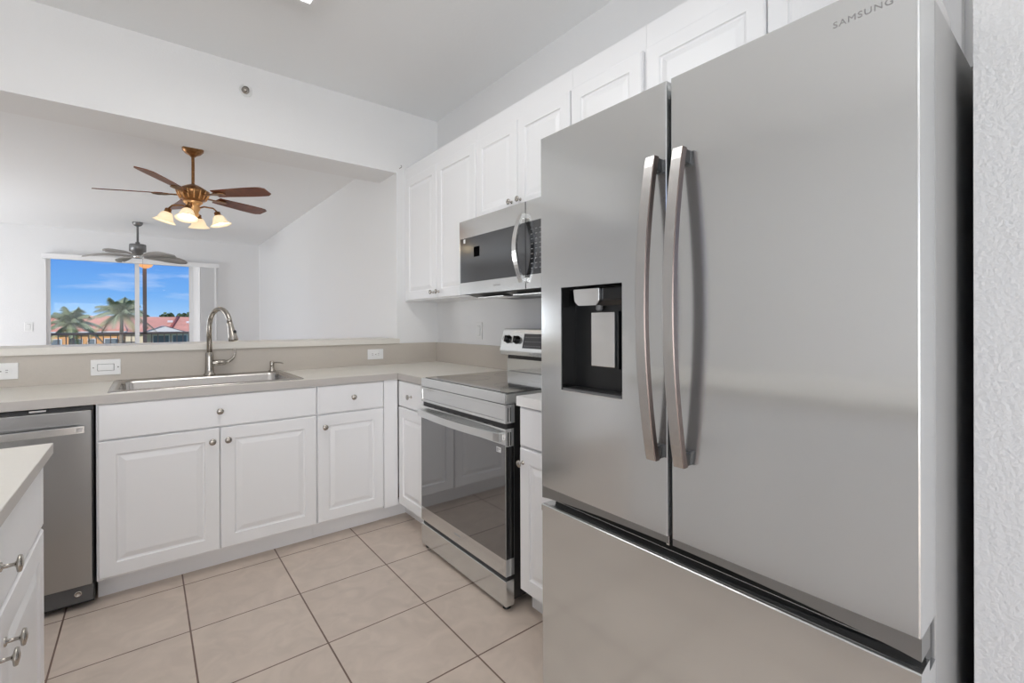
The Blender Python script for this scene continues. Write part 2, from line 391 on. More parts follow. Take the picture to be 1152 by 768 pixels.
# ceiling fixture
t = thing('ceiling_light', 'long white fluorescent ceiling light, only one glowing corner in view', 'ceiling light', (-1.52, -1.60, KC))
MB().holed(-.31, .31, -.635, .635, -.10, 0, (-.29, .29, -.615, .615), 'z').build('light_frame', VINYL, t)
MB().box(-.29, .29, -.615, .615, -.088, -.02, .004).build('diffuser', DIFF, t)

# ================================================================== CABINETRY
DOORP = [(0, 0), (0, .014), (.004, .0185), (.060, .0185), (.063, .013), (.070, .0115), (.092, .0175), (.095, .018)]
DRAWP = [(0, 0), (0, .013), (.005, .0185), (.006, .0185)]
def knob(parent, x, z, y=-.0185, s=1.0):
    MB().lathe([(.0085 * s, 0), (.0080 * s, .0025), (.0036 * s, .004), (.0030 * s, .018 * s), (.0060 * s, .0205 * s), (.0145 * s, .0225 * s), (.0155 * s, .0245 * s), (.0145 * s, .0275 * s), (.006 * s, .0295 * s), (0, .030 * s)],
               (x, y, z), (0, -1, 0), 20).build('knob', KNOBM, parent, True)
def door(parent, x0, x1, z0, z1, kx, kz, name='door', y=0):
    d = MB().rings(x1 - x0, z1 - z0, DOORP, (x0, y, z0)).build(name, CAB, parent)
    if kx is not None: knob(d, kx, kz, y - .0185)
    return d
def drawer(parent, x0, x1, z0, z1, kx, kz, name='drawer', y=0):
    d = MB().rings(x1 - x0, z1 - z0, DRAWP, (x0, y, z0)).build(name, CAB, parent)
    if kx is not None: knob(d, kx, kz, y - .0185)
    return d
TOPZ, CTH = .9145, .040
CABT = TOPZ - CTH - .002
ZT = .112     # bottom of base doors
DZ = .708     # gap between drawers and doors
def base_body(t, w_, depth=.592, toe=.062, left=0.0, right=0.0, hollow=False):
    """local frame: x 0..w, front plane y=0, back +depth, floor z=0"""
    b_ = MB()
    if hollow:
        b_.box(left, w_ - right, .0005, .008, ZT - .012, CABT).box(left, left + .016, .008, depth, ZT - .012, CABT).box(w_ - right - .016, w_ - right, .008, depth, ZT - .012, CABT)
        b_.box(left, w_ - right, depth - .01, depth, ZT - .012, CABT).box(left, w_ - right, .008, depth, ZT - .012, ZT + .006)
    else: b_.box(left, w_ - right, .0005, depth, ZT - .012, CABT)
    b_.build('body', CAB, t)
    MB().box(left, w_ - right, toe, depth, 0, ZT - .012).build('toe_kick', CAB, t)

# sink run: fronts face -y; local x = world x ; door faces at world y = -.63, body front at -.6115
YF = -.6115
def sinkrun(x0, label):
    return thing('base_cabinet', label, 'cabinet', (x0, YF, 0), 0)
# sink base: x -2.0216..-1.1074
t = sinkrun(-2.0216, 'wide white base cabinet under the sink with two raised-panel doors')
W_ = 2.0216 - 1.1074
base_body(t, W_ - .001, toe=.072, hollow=True)
drawer(t, .006, W_ - .003, DZ + .006, CABT - .004, 1.0 * (-1.566 + 2.0216), .792, 'drawer_front')
door(t, .006, W_ / 2 - .0015, ZT, DZ, -1.598 + 2.0216, .647)
door(t, W_ / 2 + .0015, W_ - .003, ZT, DZ, -1.532 + 2.0216, .647)
# narrow base
t = sinkrun(-1.1074, 'narrow white base cabinet right of the sink with one drawer and one door')
W_ = 1.1074 - .7196
base_body(t, W_ - .001, toe=.072)
drawer(t, .003, W_ - .003, DZ + .006, CABT - .004, -.909 + 1.1074, .795)
door(t, .003, W_ - .003, ZT, DZ, -1.069 + 1.1074, .643)
# corner filler
t = thing('corner_filler', 'plain white corner panel between the two base cabinet runs', 'panel', (-.7196, YF, 0))
MB().box(0, .7196 - .632, -.0165, .03, ZT - .012, CABT).build('filler_panel', CAB, t)
MB().box(0, .7196 - .5361, .0754, .10, 0, ZT - .0125).build('toe_kick', CAB, t)
# range wall run (fronts face -x): local x -> -y world, origin at (XF, y0)
XF = -.6115
def rangerun(y0, label):
    return thing('base_cabinet', label, 'cabinet', (XF, y0, 0), -PI / 2)
t = rangerun(-.632, 'white base cabinet in the corner just left of the cooker')
W_ = 1.0 - .632
MB().box(0, W_, .0005, .592, ZT - .012, CABT).build('body', CAB, t)
MB().box(-.093, W_, .0754, .592, 0, ZT - .0125).build('toe_kick', CAB, t)
drawer(t, .004, W_ - .004, DZ + .006, CABT - .004, .812 - .632, .787)
door(t, .004, W_ - .004, ZT, DZ, None, None)
t = rangerun(-1.800, 'white base cabinet between the cooker and the refrigerator')
W_ = .402
base_body(t, W_, toe=.062)
drawer(t, .016, W_ - .004, DZ + .002, CABT - .004, .205, .79)
door(t, .016, W_ - .004, ZT, DZ - .006, .016 + .022, .643)

# worktops
S0, S1, SY0, SY1 = -1.985, -1.165, -.600, -.050     # sink rim
t = thing('worktop', 'long beige laminate worktop wrapping the corner around the sink', 'worktop', (0, 0, 0))
m = MB(); z0, z1 = TOPZ - CTH, TOPZ
hx0, hx1, hy0, hy1 = S0 + .02, S1 - .02, SY0 + .02, SY1 - .02
m.box(-3.3, hx0, -.635, -.0005, z0, z1).box(hx1, -.635, -.635, -.0005, z0, z1).box(hx0, hx1, -.635, hy0, z0, z1).box(hx0, hx1, hy1, -.0005, z0, z1)
m.box(-.635, -.0005, -1.002, -.0005, z0, z1)
m.build('slab', LAM, t)
MB().box(-3.3, -.636, -.6358, -.6351, z0 + .001, z1 - .002).box(-.6358, -.6351, -1.0, -.636, z0 + .001, z1 - .002).build('edge_strip', EDGE, t)
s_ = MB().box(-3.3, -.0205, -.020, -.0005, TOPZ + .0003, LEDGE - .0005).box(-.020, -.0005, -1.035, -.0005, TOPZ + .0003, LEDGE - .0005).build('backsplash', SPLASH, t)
plabel(s_, 'darker beige laminate backsplash')
t = thing('worktop', 'short strip of pale worktop between cooker and refrigerator', 'worktop', (0, 0, 0))
MB().box(-.635, -.0005, -2.205, -1.801, z0, z1).build('slab', mat('laminate_white', (.84, .83, .81), .35), t)
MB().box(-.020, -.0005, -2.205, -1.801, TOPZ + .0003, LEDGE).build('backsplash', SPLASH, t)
tag(MB().prism([(-4.19, -.035), (-.343, -.035), (-.343, -.001), (-.351, -.001), (-.351, HT + .04), (-4.19, HT + .04)], 'z', LEDGE + .0005, 1.1035, .002).build('bar_ledge', LAM), 'long beige laminate ledge capping the half wall behind the sink', 'ledge')

# island
IX, IY = -2.0745, -1.652
for k, (y0, y1, lab) in enumerate(((-2.566, IY, 'white base cabinet nearest the dishwasher under the foreground worktop'), (-3.482, -2.568, 'white base cabinet under the foreground worktop, outside the picture beside the camera'))):
    W_ = y1 - y0
    t = thing('base_cabinet', lab, 'cabinet', (IX, y0, 0), PI / 2)
    MB().box(0, W_ - .001, .0005, .592, ZT - .012, CABT).build('body', CAB, t)
    MB().box(0, W_ - .001, .062, .592, 0, ZT - .012).build('toe_kick', CAB, t)
    drawer(t, .003, W_ - .003, DZ + .004, CABT - .004, W_ / 2, .79)
    door(t, .003, W_ / 2 - .0015, ZT, DZ - .004, W_ / 2 - .033, .640)
    door(t, W_ / 2 + .0015, W_ - .003, ZT, DZ - .004, W_ / 2 + .033, .640)
ti = tag(MB().prism([(-2.040, TOPZ), (-2.68, TOPZ), (-2.68, TOPZ - CTH), (-2.056, TOPZ - CTH), (-2.040, TOPZ - CTH + .014)], 'y', -3.50, -1.642).build('worktop', LAM),
         'cream laminate worktop corner in the left foreground', 'worktop')
MB().box(-2.0399, -2.0392, -3.49, -1.643, TOPZ - CTH + .0145, TOPZ - .0015).build('edge_strip', EDGE, ti)

# wall cabinets : door fronts at x=-.30
UT, UDT = 2.402, 2.300
def upper(y0, y1, zb, doors, label, knobs):
    """local x -> world -y"""
    t = thing('wall_cabinet', label, 'cabinet', (-.2815, y0, 0), -PI / 2)
    W_ = y0 - y1
    MB().box(0, W_ - .001, .0005, .2805, zb, UT).build('body', CAB, t)
    for (a, b_), kn in zip(doors, knobs):
        door(t, y0 - a, y0 - b_, zb + .006, UDT, None if kn is None else y0 - kn[0], None if kn is None else kn[1])
    return t
upper(-.001, -1.002, 1.385, ((-.052, -.522), (-.528, -.998)), 'tall white wall cabinet pair left of the microwave', ((-.478, 1.432), (-.556, 1.432)))
upper(-1.002, -1.790, 1.806, ((-1.008, -1.394), (-1.399, -1.784)), 'white wall cabinet directly above the microwave', ((-1.350, 1.868), (-1.424, 1.868)))
upper(-1.790, -2.198, 1.385, ((-1.796, -2.186),), 'single-door white wall cabinet rising behind the left of the refrigerator top', (None,))
upper(-2.198, -3.163, 1.835, ((-2.206, -2.655), (-2.661, -3.112)), 'white two-door wall cabinet above the refrigerator', (None, None))

# ================================================================== DISHWASHER
t = thing('dishwasher', 'grey steel dishwasher with a bar handle left of the sink cabinet', 'dishwasher', (-2.630, -.60, 0))
W_ = .604
MB().box(.006, W_ - .004, .0, .56, .02, .866).build('tub', BLACK, t)
MB().box(.008, W_ - .0085, -.030, -.001, .105, .853, .004).build('door', DWSTEEL, t)
MB().box(.010, W_ - .006, -.012, .0, .03, .10, .002).build('kick_plate', DGREY, t)
g = MB().lathe([(.013, 0), (.013, .004), (.008, .005), (.008, .002), (0, .002)], (W_ - .055, -.0125, .070), (0, -1, 0), 16)
g.build('levelling_screw', KNOBM, t)
pts = [(.03 + i * (W_ - .06) / 16, -.030 - .030 - .012 * math.sin(PI * i / 16), .777) for i in range(17)]
h = MB().tube(pts, 1.0, flat=(.008, .028), up=(0, 0, 1)); h.box(.035, .055, -.066, -.029, .768, .786).box(W_ - .055, W_ - .035, -.066, -.029, .768, .786)
plabel(h.build('handle', STEELB, t), 'bright flat bar handle')
MB().box(W_ - .20, W_ - .15, -.008, .002, .858, .8645).build('bracket', STEELB, t)

# ================================================================== SINK
t = thing('kitchen_sink', 'shallow-rimmed stainless drop-in sink in the worktop', 'sink', ((S0 + S1) / 2, (SY0 + SY1) / 2, TOPZ))
hw, hd = (S1 - S0) / 2, (SY1 - SY0) / 2
def rrect(x0, x1, y0, y1, r, n=6):
    P = []
    for cx_, cy_, a0 in ((x1 - r, y1 - r, 0), (x0 + r, y1 - r, 90), (x0 + r, y0 + r, 180), (x1 - r, y0 + r, 270)):
        for i in range(n + 1):
            a = R(a0 + 90 * i / n); P.append((cx_ + r * math.cos(a), cy_ + r * math.sin(a)))
    return P
def loops(name, L, m_, parent, closed_last=True, smooth=True):
    g = bmesh.new(); V = [[g.verts.new((x, y, z)) for x, y in pts] for pts, z in L]; n = len(V[0])
    for A, B in zip(V, V[1:]):
        for i in range(n): f = g.faces.new((A[i], A[(i + 1) % n], B[(i + 1) % n], B[i])); f.smooth = smooth
    if closed_last: g.faces.new(V[-1])
    bmesh.ops.recalc_face_normals(g, faces=g.faces)
    q = MB(); q.merge(g); return q.build(name, m_, parent)
bx0, bx1, by0, by1 = -hw + .035, hw - .045, -hd + .045, hd - .085
L = [(rrect(-hw, hw, -hd, hd, .012), .0003), (rrect(-hw, hw, -hd, hd, .012), .003), (rrect(-hw + .006, hw - .006, -hd + .006, hd - .006, .012), .0065),
     (rrect(-hw + .012, hw - .012, -hd + .012, hd - .012, .012), .005), (rrect(bx0 - .004, bx1 + .004, by0 - .004, by1 + .004, .05), .005),
     (rrect(bx0, bx1, by0, by1, .05), .002), (rrect(bx0 + .004, bx1 - .004, by0 + .004, by1 - .004, .05), -.008),
     (rrect(bx0 + .012, bx1 - .012, by0 + .012, by1 - .012, .05), -.165), (rrect(bx0 + .03, bx1 - .03, by0 + .03, by1 - .03, .04), -.185), (rrect(bx0 + .2, bx1 - .2, by0 + .15, by1 - .15, .04), -.188)]
sk = loops('basin', L, SINKM, t)
dr = MB().lathe([(.045, 0), (.043, .003), (.034, .001), (.02, -.003), (0, -.003)], (0, -.02, -.187), (0, 0, 1), 24).build('drain', STEELB, t, True)

# ================================================================== FAUCET
fx, fy, fz = -1.556, SY1 - .035 + .02, TOPZ + .0055
t = thing('faucet', 'tall brushed nickel gooseneck faucet at the back of the sink', 'faucet', (fx, fy, fz), R(8))
MB().lathe([(.030, 0), (.030, .006), (.024, .012), (.0225, .03), (.021, .10), (.0205, .128), (.016, .134), (.0, .134)], (0, 0, 0)).build('base', NICKEL, t, True)
neck = [(0, 0, .125), (0, 0, .28)]
rr = .092
for i in range(1, 13):
    a = PI * i / 12 * .93
    neck.append((0 + (rr - rr * math.cos(a)) * .34, -(rr - rr * math.cos(a)) * .94, .28 + rr * 1.15 * math.sin(a)))
MB().tube(neck, .0135, 14).build('spout', NICKEL, t)
e0 = Vector(neck[-1]); dr_ = (Vector(neck[-1]) - Vector(neck[-2])).normalized()
h = MB().lathe([(.0145, -.004), (.0155, .0), (.0155, .012), (.017, .035), (.0225, .075), (.0255, .10), (.0245, .103), (.020, .104), (0, .1005)], e0, dr_, 22).build('spray_head', NICKEL, t, True)
MB().lathe([(.0, -.004), (.009, -.004), (.011, 0), (.010, .004), (.0, .0055)], e0 + dr_ * .052 + Vector((.6, -.8, .0)).normalized() * .0185, (.6, -.8, .1), 14).build('spray_button', BLACK, h, True)
lv = MB().lathe([(.015, 0), (.0175, .004), (.0175, .035), (.016, .045), (.0165, .048), (.0165, .062), (.011, .075)], (.012, -.004, .068), (1, -.12, .03), 18)
lv.tube([(.080, -.012, .070), (.100, -.015, .076), (.118, -.017, .092), (.128, -.018, .112), (.129, -.018, .135), (.125, -.018, .150)], [.011, .0095, .0075, .006, .005, .0045], 12)
lv.build('lever', NICKEL, t)
t = thing('soap_dispenser', 'short brushed nickel soap pump at the right end of the sink', 'soap dispenser', (-1.222, fy + .005, fz))
MB().lathe([(.020, 0), (.020, .004), (.013, .008), (.012, .03), (.0125, .034), (.0125, .058), (.010, .062), (0, .063)], (0, 0, 0), n=20).build('pump_body', NICKEL, t, True)
MB().tube([(0, 0, .052), (.02, -.018, .054), (.045, -.036, .052), (.055, -.043, .047)], [.0055, .0045, .004, .0035], 10).build('pump_spout', NICKEL, t)

# ================================================================== COOKER (range)
RY0, RY1, RXF = -1.0075, -1.767, -.666
t = thing('cooker', 'freestanding stainless steel electric cooker with a black glass oven door', 'cooker', (RXF, RY0, 0), -PI / 2)
W_ = RY0 - RY1       # local: x 0..W, y=0 front plane, +y to the wall
D_ = .645
MB().box(.012, W_ - .012, .045, D_ - .01, .035, .872).build('body', mat('cooker_side', (.035, .033, .032), .35, .3), t)
# top slab
m = MB().box(0, W_, -.0, D_, .876, .9205, .003)
m.build('cooktop_frame', STEEL, t)
MB().box(.012, W_ - .012, .020, D_ - .075, .9207, .9232, .0008).build('cooktop_glass', COOKG, t)
for (cx_, cy_, r_) in ((.2, .17, .11), (.56, .17, .085), (.2, .42, .075), (.56, .42, .10)):
    MB().lathe([(r_, 0), (r_, .0003), (r_ - .002, .0003), (r_ - .002, 0)], (cx_, cy_ + .02, .9233), n=48).build('burner_ring', MGREY, t)
# front apron with inset rectangle
m = MB().rings(W_ , .874 - .795, [(0, -.05), (0, .0), (.010, .0), (.012, -.0), (.014, -.004), (.02, -.004)], (0, 0, .795))
m.build('front_panel', STEEL, t)
MB().box(.004, W_ - .004, .012, .05, .768, .796).build('vent_gap', BLACK, t)
for z in (.81,):
    for xx in (0,): pass
# side slots on the panel and the door (right side)
g = MB()
for k in range(2): g.box(W_ - .0005, W_ + .0004, .012 + k * .012, .017 + k * .012, .803, .862)
g.build('vent_slot', BLACK, t)
# door
dt = .045
m = MB().holed(0, W_, .150, .772, .0, dt, (.022, W_ - .022, .232, .690), 'y')
od = m.build('oven_door', STEEL, t)
MB().box(.003, W_ - .003, -.0015, .035, .222, .704, .001).build('oven_glass', OVENG, od)
g = MB()
for k in range(2): g.box(W_ - .0005, W_ + .0006, .012 + k * .012, .018 + k * .012, .700, .758)
g.build('vent_slot', BLACK, od)
MB().box(W_ - .0004, W_ + .0008, .002, .043, .222, .697).build('edge_trim', GLOSSB, od)
g = MB()
for k in range(9): g.box(.09 + k * .066, .125 + k * .066, .008, .014, .7722, .7727)
g.build('vent_slot', BLACK, od)
pts = [(.012 + i * (W_ - .024) / 20, -.020 - .022 * math.sin(PI * i / 20) ** .8, .738) for i in range(21)]
m = MB().tube(pts, 1.0, flat=(.012, .034), up=(0, 0, 1)); m.box(.012, .034, -.022, .001, .722, .754, .002).box(W_ - .034, W_ - .012, -.022, .001, .722, .754, .002)
m.build('handle', STEEL, od)
MB().box(W_ - .062, W_ - .030, -.0022, -.0014, .668, .690).build('sticker', PLATE, od)
g = MB().box(W_ - .059, W_ - .055, -.0026, -.0022, .671, .687).box(W_ - .052, W_ - .049, -.0026, -.0022, .671, .687).box(W_ - .046, W_ - .035, -.0026, -.0022, .680, .683); g.build('sticker_print', MGREY, od)
# gap + drawer
MB().box(.004, W_ - .004, .012, .05, .128, .152).build('drawer_gap', BLACK, t)
MB().box(0, W_, .0, .045, .022, .131, .003).build('storage_drawer', STEEL, t)
for x_ in (.03, W_ - .035):
    MB().lathe([(.018, 0), (.018, .008), (.009, .012), (.009, .05)], (x_, .03, 0), n=16).box(x_ - .02, x_ + .022, .01, .05, .012, .03, .003).build('foot', BLACK, t)
for x_ in (.05, W_ - .05):
    MB().lathe([(.018, 0), (.018, .008), (.009, .012), (.009, .05)], (x_, D_ - .08, 0), n=16).build('foot', BLACK, t)
# backguard (leaning console)
m = MB().box(.012, W_ - .012, D_ - .058, D_ - .012, .9205, 1.000)
m.build('backguard', STEEL, t)
MB().box(.012, W_ - .012, D_ - .052, D_ - .012, .998, 1.024).build('vent_gap', BLACK, t)
con = MB().prism([(D_ - .105, 1.028), (D_ - .110, 1.052), (D_ - .080, 1.178), (D_ - .066, 1.186), (D_ - .012, 1.186), (D_ - .012, 1.022), (D_ - .06, 1.016)], 'x', .004, W_ - .004, .002).build('control_console', STEEL, t)
nrm = Vector((0, -.126, -.0)).normalized(); ang = math.atan2(.03, .126)
def oncon(x, z):  # point on the console face
    return Vector((x, D_ - .110 + (z - 1.052) / .126 * .03, z))
nd = Vector((0, -math.cos(ang), math.sin(ang)))
for x_, z_ in ((.070, 1.120), (.155, 1.118), (W_ - .155, 1.118), (W_ - .070, 1.12)):
    p = oncon(x_, z_)
    kb = MB().lathe([(.026, 0), (.026, .004), (.0215, .006), (.0205, .026), (.017, .030), (0, .030)], p, nd, 24).build('control_knob', GLOSSB, con, True)
    g = bmesh.new(); q = MB(); q.box(-.0028, .0028, -.019, .019, .0, .036, .001)
    o2 = q.build('grip', STEELB, kb); rot = Vector((0, 0, 1)).rotation_difference(nd).to_matrix().to_4x4(); rot.translation = p
    o2.data.transform(rot)
q = MB().box(.215, W_ - .215, -.0006, .0014, 1.072, 1.158)
dsp = q.build('display', mat('display_panel', (.06, .06, .065), .25), con)
sh = Matrix.Translation((0, D_ - .110, 1.052)) @ Matrix.Rotation(-ang, 4, 'X') @ Matrix.Translation((0, 0, -1.052)); dsp.data.transform(sh)
g = MB()
for r_ in range(3):
    for c_ in range(14): g.box(.23 + c_ * .0215, .240 + c_ * .0215, -.0010, -.0006, 1.084 + r_ * .026, 1.087 + r_ * .026)
q = g.build('display_print', mat('print_grey', (.35, .35, .36), .5), con); q.data.transform(sh)

# ================================================================== MICROWAVE
t = thing('microwave', 'stainless over-the-range microwave hung under the wall cabinet above the cooker', 'microwave', (-.420, -1.0755 + .062, 0), -PI / 2)
MW0 = .0; MW = .762 + .0
zb, zt = 1.382, 1.800
MB().box(.003, MW - .003, .035, .415, zb, zt, .002).build('body', BLACK, t)
m = MB().holed(0, MW, zb, zt, 0, .034, (.012, MW - .03, 1.451, 1.697), 'y').build('door', STEEL, t)
MB().box(.010, MW - .03, -.001, .03, 1.448, 1.700, .001).build('window_glass', MWGL, m)
MB().box(.150, .205, -.0018, -.0012, 1.585, 1.640).build('sticker', mat('matte_black', (.003, .003, .003), .9, spec=0.0), m)
MB().box(.045, .063, -.0018, -.0012, 1.672, 1.694).build('sticker', PLATE, m)
MB().box(MW - .168, MW - .166, -.0022, -.001, zb + .001, zt - .001).build('panel_seam', BLACK, m)
g = MB()
for r_ in range(9):
    for c_ in range(3): g.box(MW - .125 + c_ * .03, MW - .112 + c_ * .03, -.0022, -.0012, 1.475 + r_ * .023, 1.478 + r_ * .023)
g.build('keypad_print', MATS['print_grey'], m)
xh = .585
pts = [(xh, -.018 - .042 * math.sin(PI * i / 20), 1.415 + .325 * i / 20) for i in range(21)]
h = MB().tube(pts, 1.0, flat=(.030, .012), up=(1, 0, 0)) if False else MB().tube(pts, 1.0, flat=(.012, .030), up=(1, 0, 0))
h.box(xh - .014, xh + .014, -.022, .0, 1.415, 1.437, .002).box(xh - .014, xh + .014, -.022, .0, 1.718, 1.740, .002)
h.build('handle', STEELB, m)
m = MB().prism([(.0, zb), (.034, zb), (.11, zb - .016), (.40, zb - .016), (.40, zb), ], 'x', .03, MW - .03)
m.build('vent_underside', DGREY, t)
MB().box(.10, .34, .06, .20, zb - .020, zb - .0165).box(.42, .66, .06, .20, zb - .020, zb - .0165).build('grease_filter', STEELB, t)

# ================================================================== REFRIGERATOR
FXF, FY0, FW = -.880, -2.2316, .9074
t = thing('refrigerator', 'tall stainless steel french door refrigerator with a water dispenser', 'refrigerator', (FXF, FY0, 0), -PI / 2)
ZTOP, ZBOT, ZFZ = 1.792, .712, .655
MB().box(.004, FW - .001, .113, .80, .03, 1.785, .003).build('body', GREY, t)
MB().box(.012, FW - .014, .060, .1125, .05, 1.78).build('gasket', BLACK, t)
DT = .102; GAP = .0055; HWD = FW / 2
def fdoor(x0, x1, hole=None):
    # plan outline with slightly rounded front vertical edges, extruded up
    r = .0032
    if hole is None:
        P = [(x0, DT), (x0, r), (x0 + r * .3, r * .3), (x0 + r, 0), (x1 - r, 0), (x1 - r * .3, r * .3), (x1, r), (x1, DT)]
        return MB().prism(P, 'z', ZBOT, ZTOP).build('door', STEEL, t)
    m = MB()
    h = hole
    P = [(x0, DT), (x0, r), (x0 + r * .3, r * .3), (x0 + r, 0), (h[0], 0), (h[0], DT)]
    m.prism(P, 'z', ZBOT, ZTOP)
    P = [(x1, DT), (x1, r), (x1 - r * .3, r * .3), (x1 - r, 0), (h[1], 0), (h[1], DT)]
    m.prism(P, 'z', ZBOT, ZTOP)
    m.box(h[0], h[1], 0, DT, ZBOT, h[2]).box(h[0], h[1], 0, DT, h[3], ZTOP)
    return m.build('door', STEEL, t)
H = (.0895, .3150, 1.017, 1.324)
dl = fdoor(0, HWD - GAP, H); plabel(dl, 'left door with the dispenser')
drr = fdoor(HWD + GAP, FW)
# dark recess behind the bottom edge of the doors
def trim(x0, x1, par, flip):
    g = bmesh.new(); n = 16; A = []; B = []; C_ = []
    m = MB()
    top = []; bot = []
    for i in range(n + 1):
        x = x0 + (x1 - x0) * i / n; u = x / FW
        dip = .020 * math.sin(PI * u) ** .7
        top.append((x, ZBOT)); bot.append((x, .674 + dip))
    m.prism(top + bot[::-1], 'y', .003, .06)
    return m.build('bottom_trim', DWSTEEL2, par)
DWSTEEL2 = mat('dark_trim_steel', (.30, .30, .295), .35, .9)
trim(0.0, HWD - GAP, dl, False); trim(HWD + GAP, FW, drr, True)
MB().box(.002, FW - .006, .062, .106, .55, .712).build('handle_recess', BLACK, t)
# freezer drawer with a scooped upper edge
fd = MB(); r = .006
P = [(0, DT), (0, r), (.0018, .0018), (r, 0), (FW - r, 0), (FW - .0018, .0018), (FW, r), (FW, DT)]
fd.prism(P, 'z', .055, ZFZ - .020)
n = 20
g = bmesh.new(); rows = []
for i in range(n + 1):
    x = FW * i / n; sc_ = .040 * math.sin(PI * i / n) ** .6
    rows.append([g.verts.new((x, yy, zz)) for yy, zz in ((.0, ZFZ - .020), (.0, ZFZ - .002), (.003, ZFZ), (.012, ZFZ), (.02 + sc_ * .2, ZFZ - sc_ * .4), (.058, ZFZ - .001 - sc_ * .45), (.058, ZFZ - .020))])
for A, B in zip(rows, rows[1:]):
    for k in range(len(A) - 1): g.faces.new((A[k], B[k], B[k + 1], A[k + 1]))
g.faces.new(rows[0]); g.faces.new(rows[-1][::-1]); bmesh.ops.recalc_face_normals(g, faces=g.faces); fd.merge(g)
fd.build('freezer_drawer', STEEL, t)
MB().box(.03, FW - .05, .030, .0315, ZFZ + .010, ZFZ + .0115).build('recess_highlight', STEELB, t)  # thin bright bar standing in for a highlight inside the recess
MB().box(HWD - .012, HWD - .004, .004, .02, .690, .7115).build('door_stop', STEELB, t)
for x_ in (.05, FW - .05): MB().lathe([(.02, 0), (.02, .01), (.012, .012), (.012, .05)], (x_, .14, 0), n=14).build('foot', BLACK, t)
for x_ in (.05, FW - .05): MB().lathe([(.02, 0), (.02, .01), (.012, .012), (.012, .05)], (x_, .72, 0), n=14).build('foot', BLACK, t)
# hinge covers on top
for x0 in (.006, FW - .086):
    MB().prism([(.05, 1.7925), (.05, 1.806), (.09, 1.822), (.24, 1.822), (.285, 1.812), (.29, 1.7865), (.112, 1.7865), (.108, 1.7925)], 'x', x0, x0 + .08, .002).build('hinge_cover', mat('hinge_grey', (.50, .50, .50), .45), t)
# handles
def fhandle(par, x0, w_):
    n = 28; g = bmesh.new(); rows = []
    for i in range(n + 1):
        u = i / n; s_ = math.sin(PI * u); z = .893 + (1.613 - .893) * u
        yo = -.030 - .042 * s_ ** .85; yi = yo + .016
        c = .002
        rows.append([g.verts.new((x, y, z)) for x, y in ((x0, yi), (x0, yo + c), (x0 + c, yo), (x0 + w_ - c, yo), (x0 + w_, yo + c), (x0 + w_, yi))])
    for A, B in zip(rows, rows[1:]):
        for k in range(6): g.faces.new((A[k], A[(k + 1) % 6], B[(k + 1) % 6], B[k]))
    g.faces.new(rows[0]); g.faces.new(rows[-1][::-1]); bmesh.ops.recalc_face_normals(g, faces=g.faces)
    q = MB(); q.merge(g)
    hh = q.build('handle', STEELH, par); hh.data.materials.append(mat('handle_edge', (.16, .13, .12), .3, .9))
    for p in hh.data.polygons:
        if abs(p.normal.x) > .5 or p.normal.y > .5: p.material_index = 1
    b_ = MB().box(x0 + .003, x0 + w_ - .003, -.022, -.0, .894, .925, .002).box(x0 + .003, x0 + w_ - .003, -.022, 0, 1.581, 1.612, .002)
    b_.build('handle_bracket', BLACK, hh)
STEELH = mat('handle_steel', (.60, .59, .58), .26, 1.0)
fhandle(dl, -2.640 * -1 + FY0, .028); fhandle(drr, 2.713 + FY0, .028)
# dispenser
dp = .085
x0, x1, z0, z1 = H
m = MB()
m.box(x0 - .0, x0 + .0015, .002, dp, z0, z1).box(x1 - .0015, x1, .002, dp, z0, z1).box(x0, x1, .002, dp, z1 - .0015, z1).box(x0, x1, .002, dp, z0, z0 + .0015)
rc = m.build('dispenser_recess', GLOSSB, dl)
MB().box(x0 + .0016, x1 - .0016, dp - .004, dp + .004, z0 + .0016, z1 - .0016).build('dispenser_back', mat('dispenser_back', (.13, .13, .13), .3, .4), rc)
MB().lathe([(.012, 0), (.012, .262)], (x0 + .030, dp - .012, z0 + .004), (0, 0, 1), 20).build('recess_column', mat('column_grey', (.85, .85, .85), .35), rc, True)
MB().prism([(x0 + .002, .004), (x1 - .002, .004), (x1 - .002, dp - .006), (x0 + .002, dp - .006)], 'z', z0 + .0016, z0 + .010).build('drip_tray', DGREY, rc)
MB().box(x0, x1, -.001, .004, z0 - .001, z0 + .004).build('tray_edge', STEELB, rc)
g = MB()
for k in range(14): g.box(x0 + .014 + k * .0143, x0 + .022 + k * .0143, .010, dp - .012, z0 + .0101, z0 + .0106)
g.build('tray_grille', BLACK, rc)
nz_ = MB().prism([(.050, z1 - .003), (.034, z1 - .008), (.034, z1 - .040), (.044, z1 - .056), (dp - .006, z1 - .056), (dp - .006, z1 - .003)], 'x', x0 + .030, x1 - .004, .002).build('nozzle_housing', GLOSSB, rc)
MB().prism([(x0 + .026, z1 - .007), (x0 + .126, z1 - .007), (x0 + .126, z1 - .042), (x0 + .116, z1 - .055), (x0 + .046, z1 - .055), (x0 + .031, z1 - .042)], 'y', .024, .034, .0015).build('nozzle_face', STEELB, nz_)
MB().lathe([(.010, 0), (.010, .012), (.006, .016), (0, .016)], (x0 + .105, .05, z1 - .054), (0, 0, -1), 16).build('nozzle', MGREY, nz_)
pd = MB().box(x0 + .082, x0 + .168, .040, .048, z0 + .078, z0 + .232, .002).build('dispenser_lever', STEELB, rc)
MB().box(x0 + .086, x0 + .176, .0485, dp - .006, z0 + .074, z0 + .234).build('lever_back', BLACK, pd)
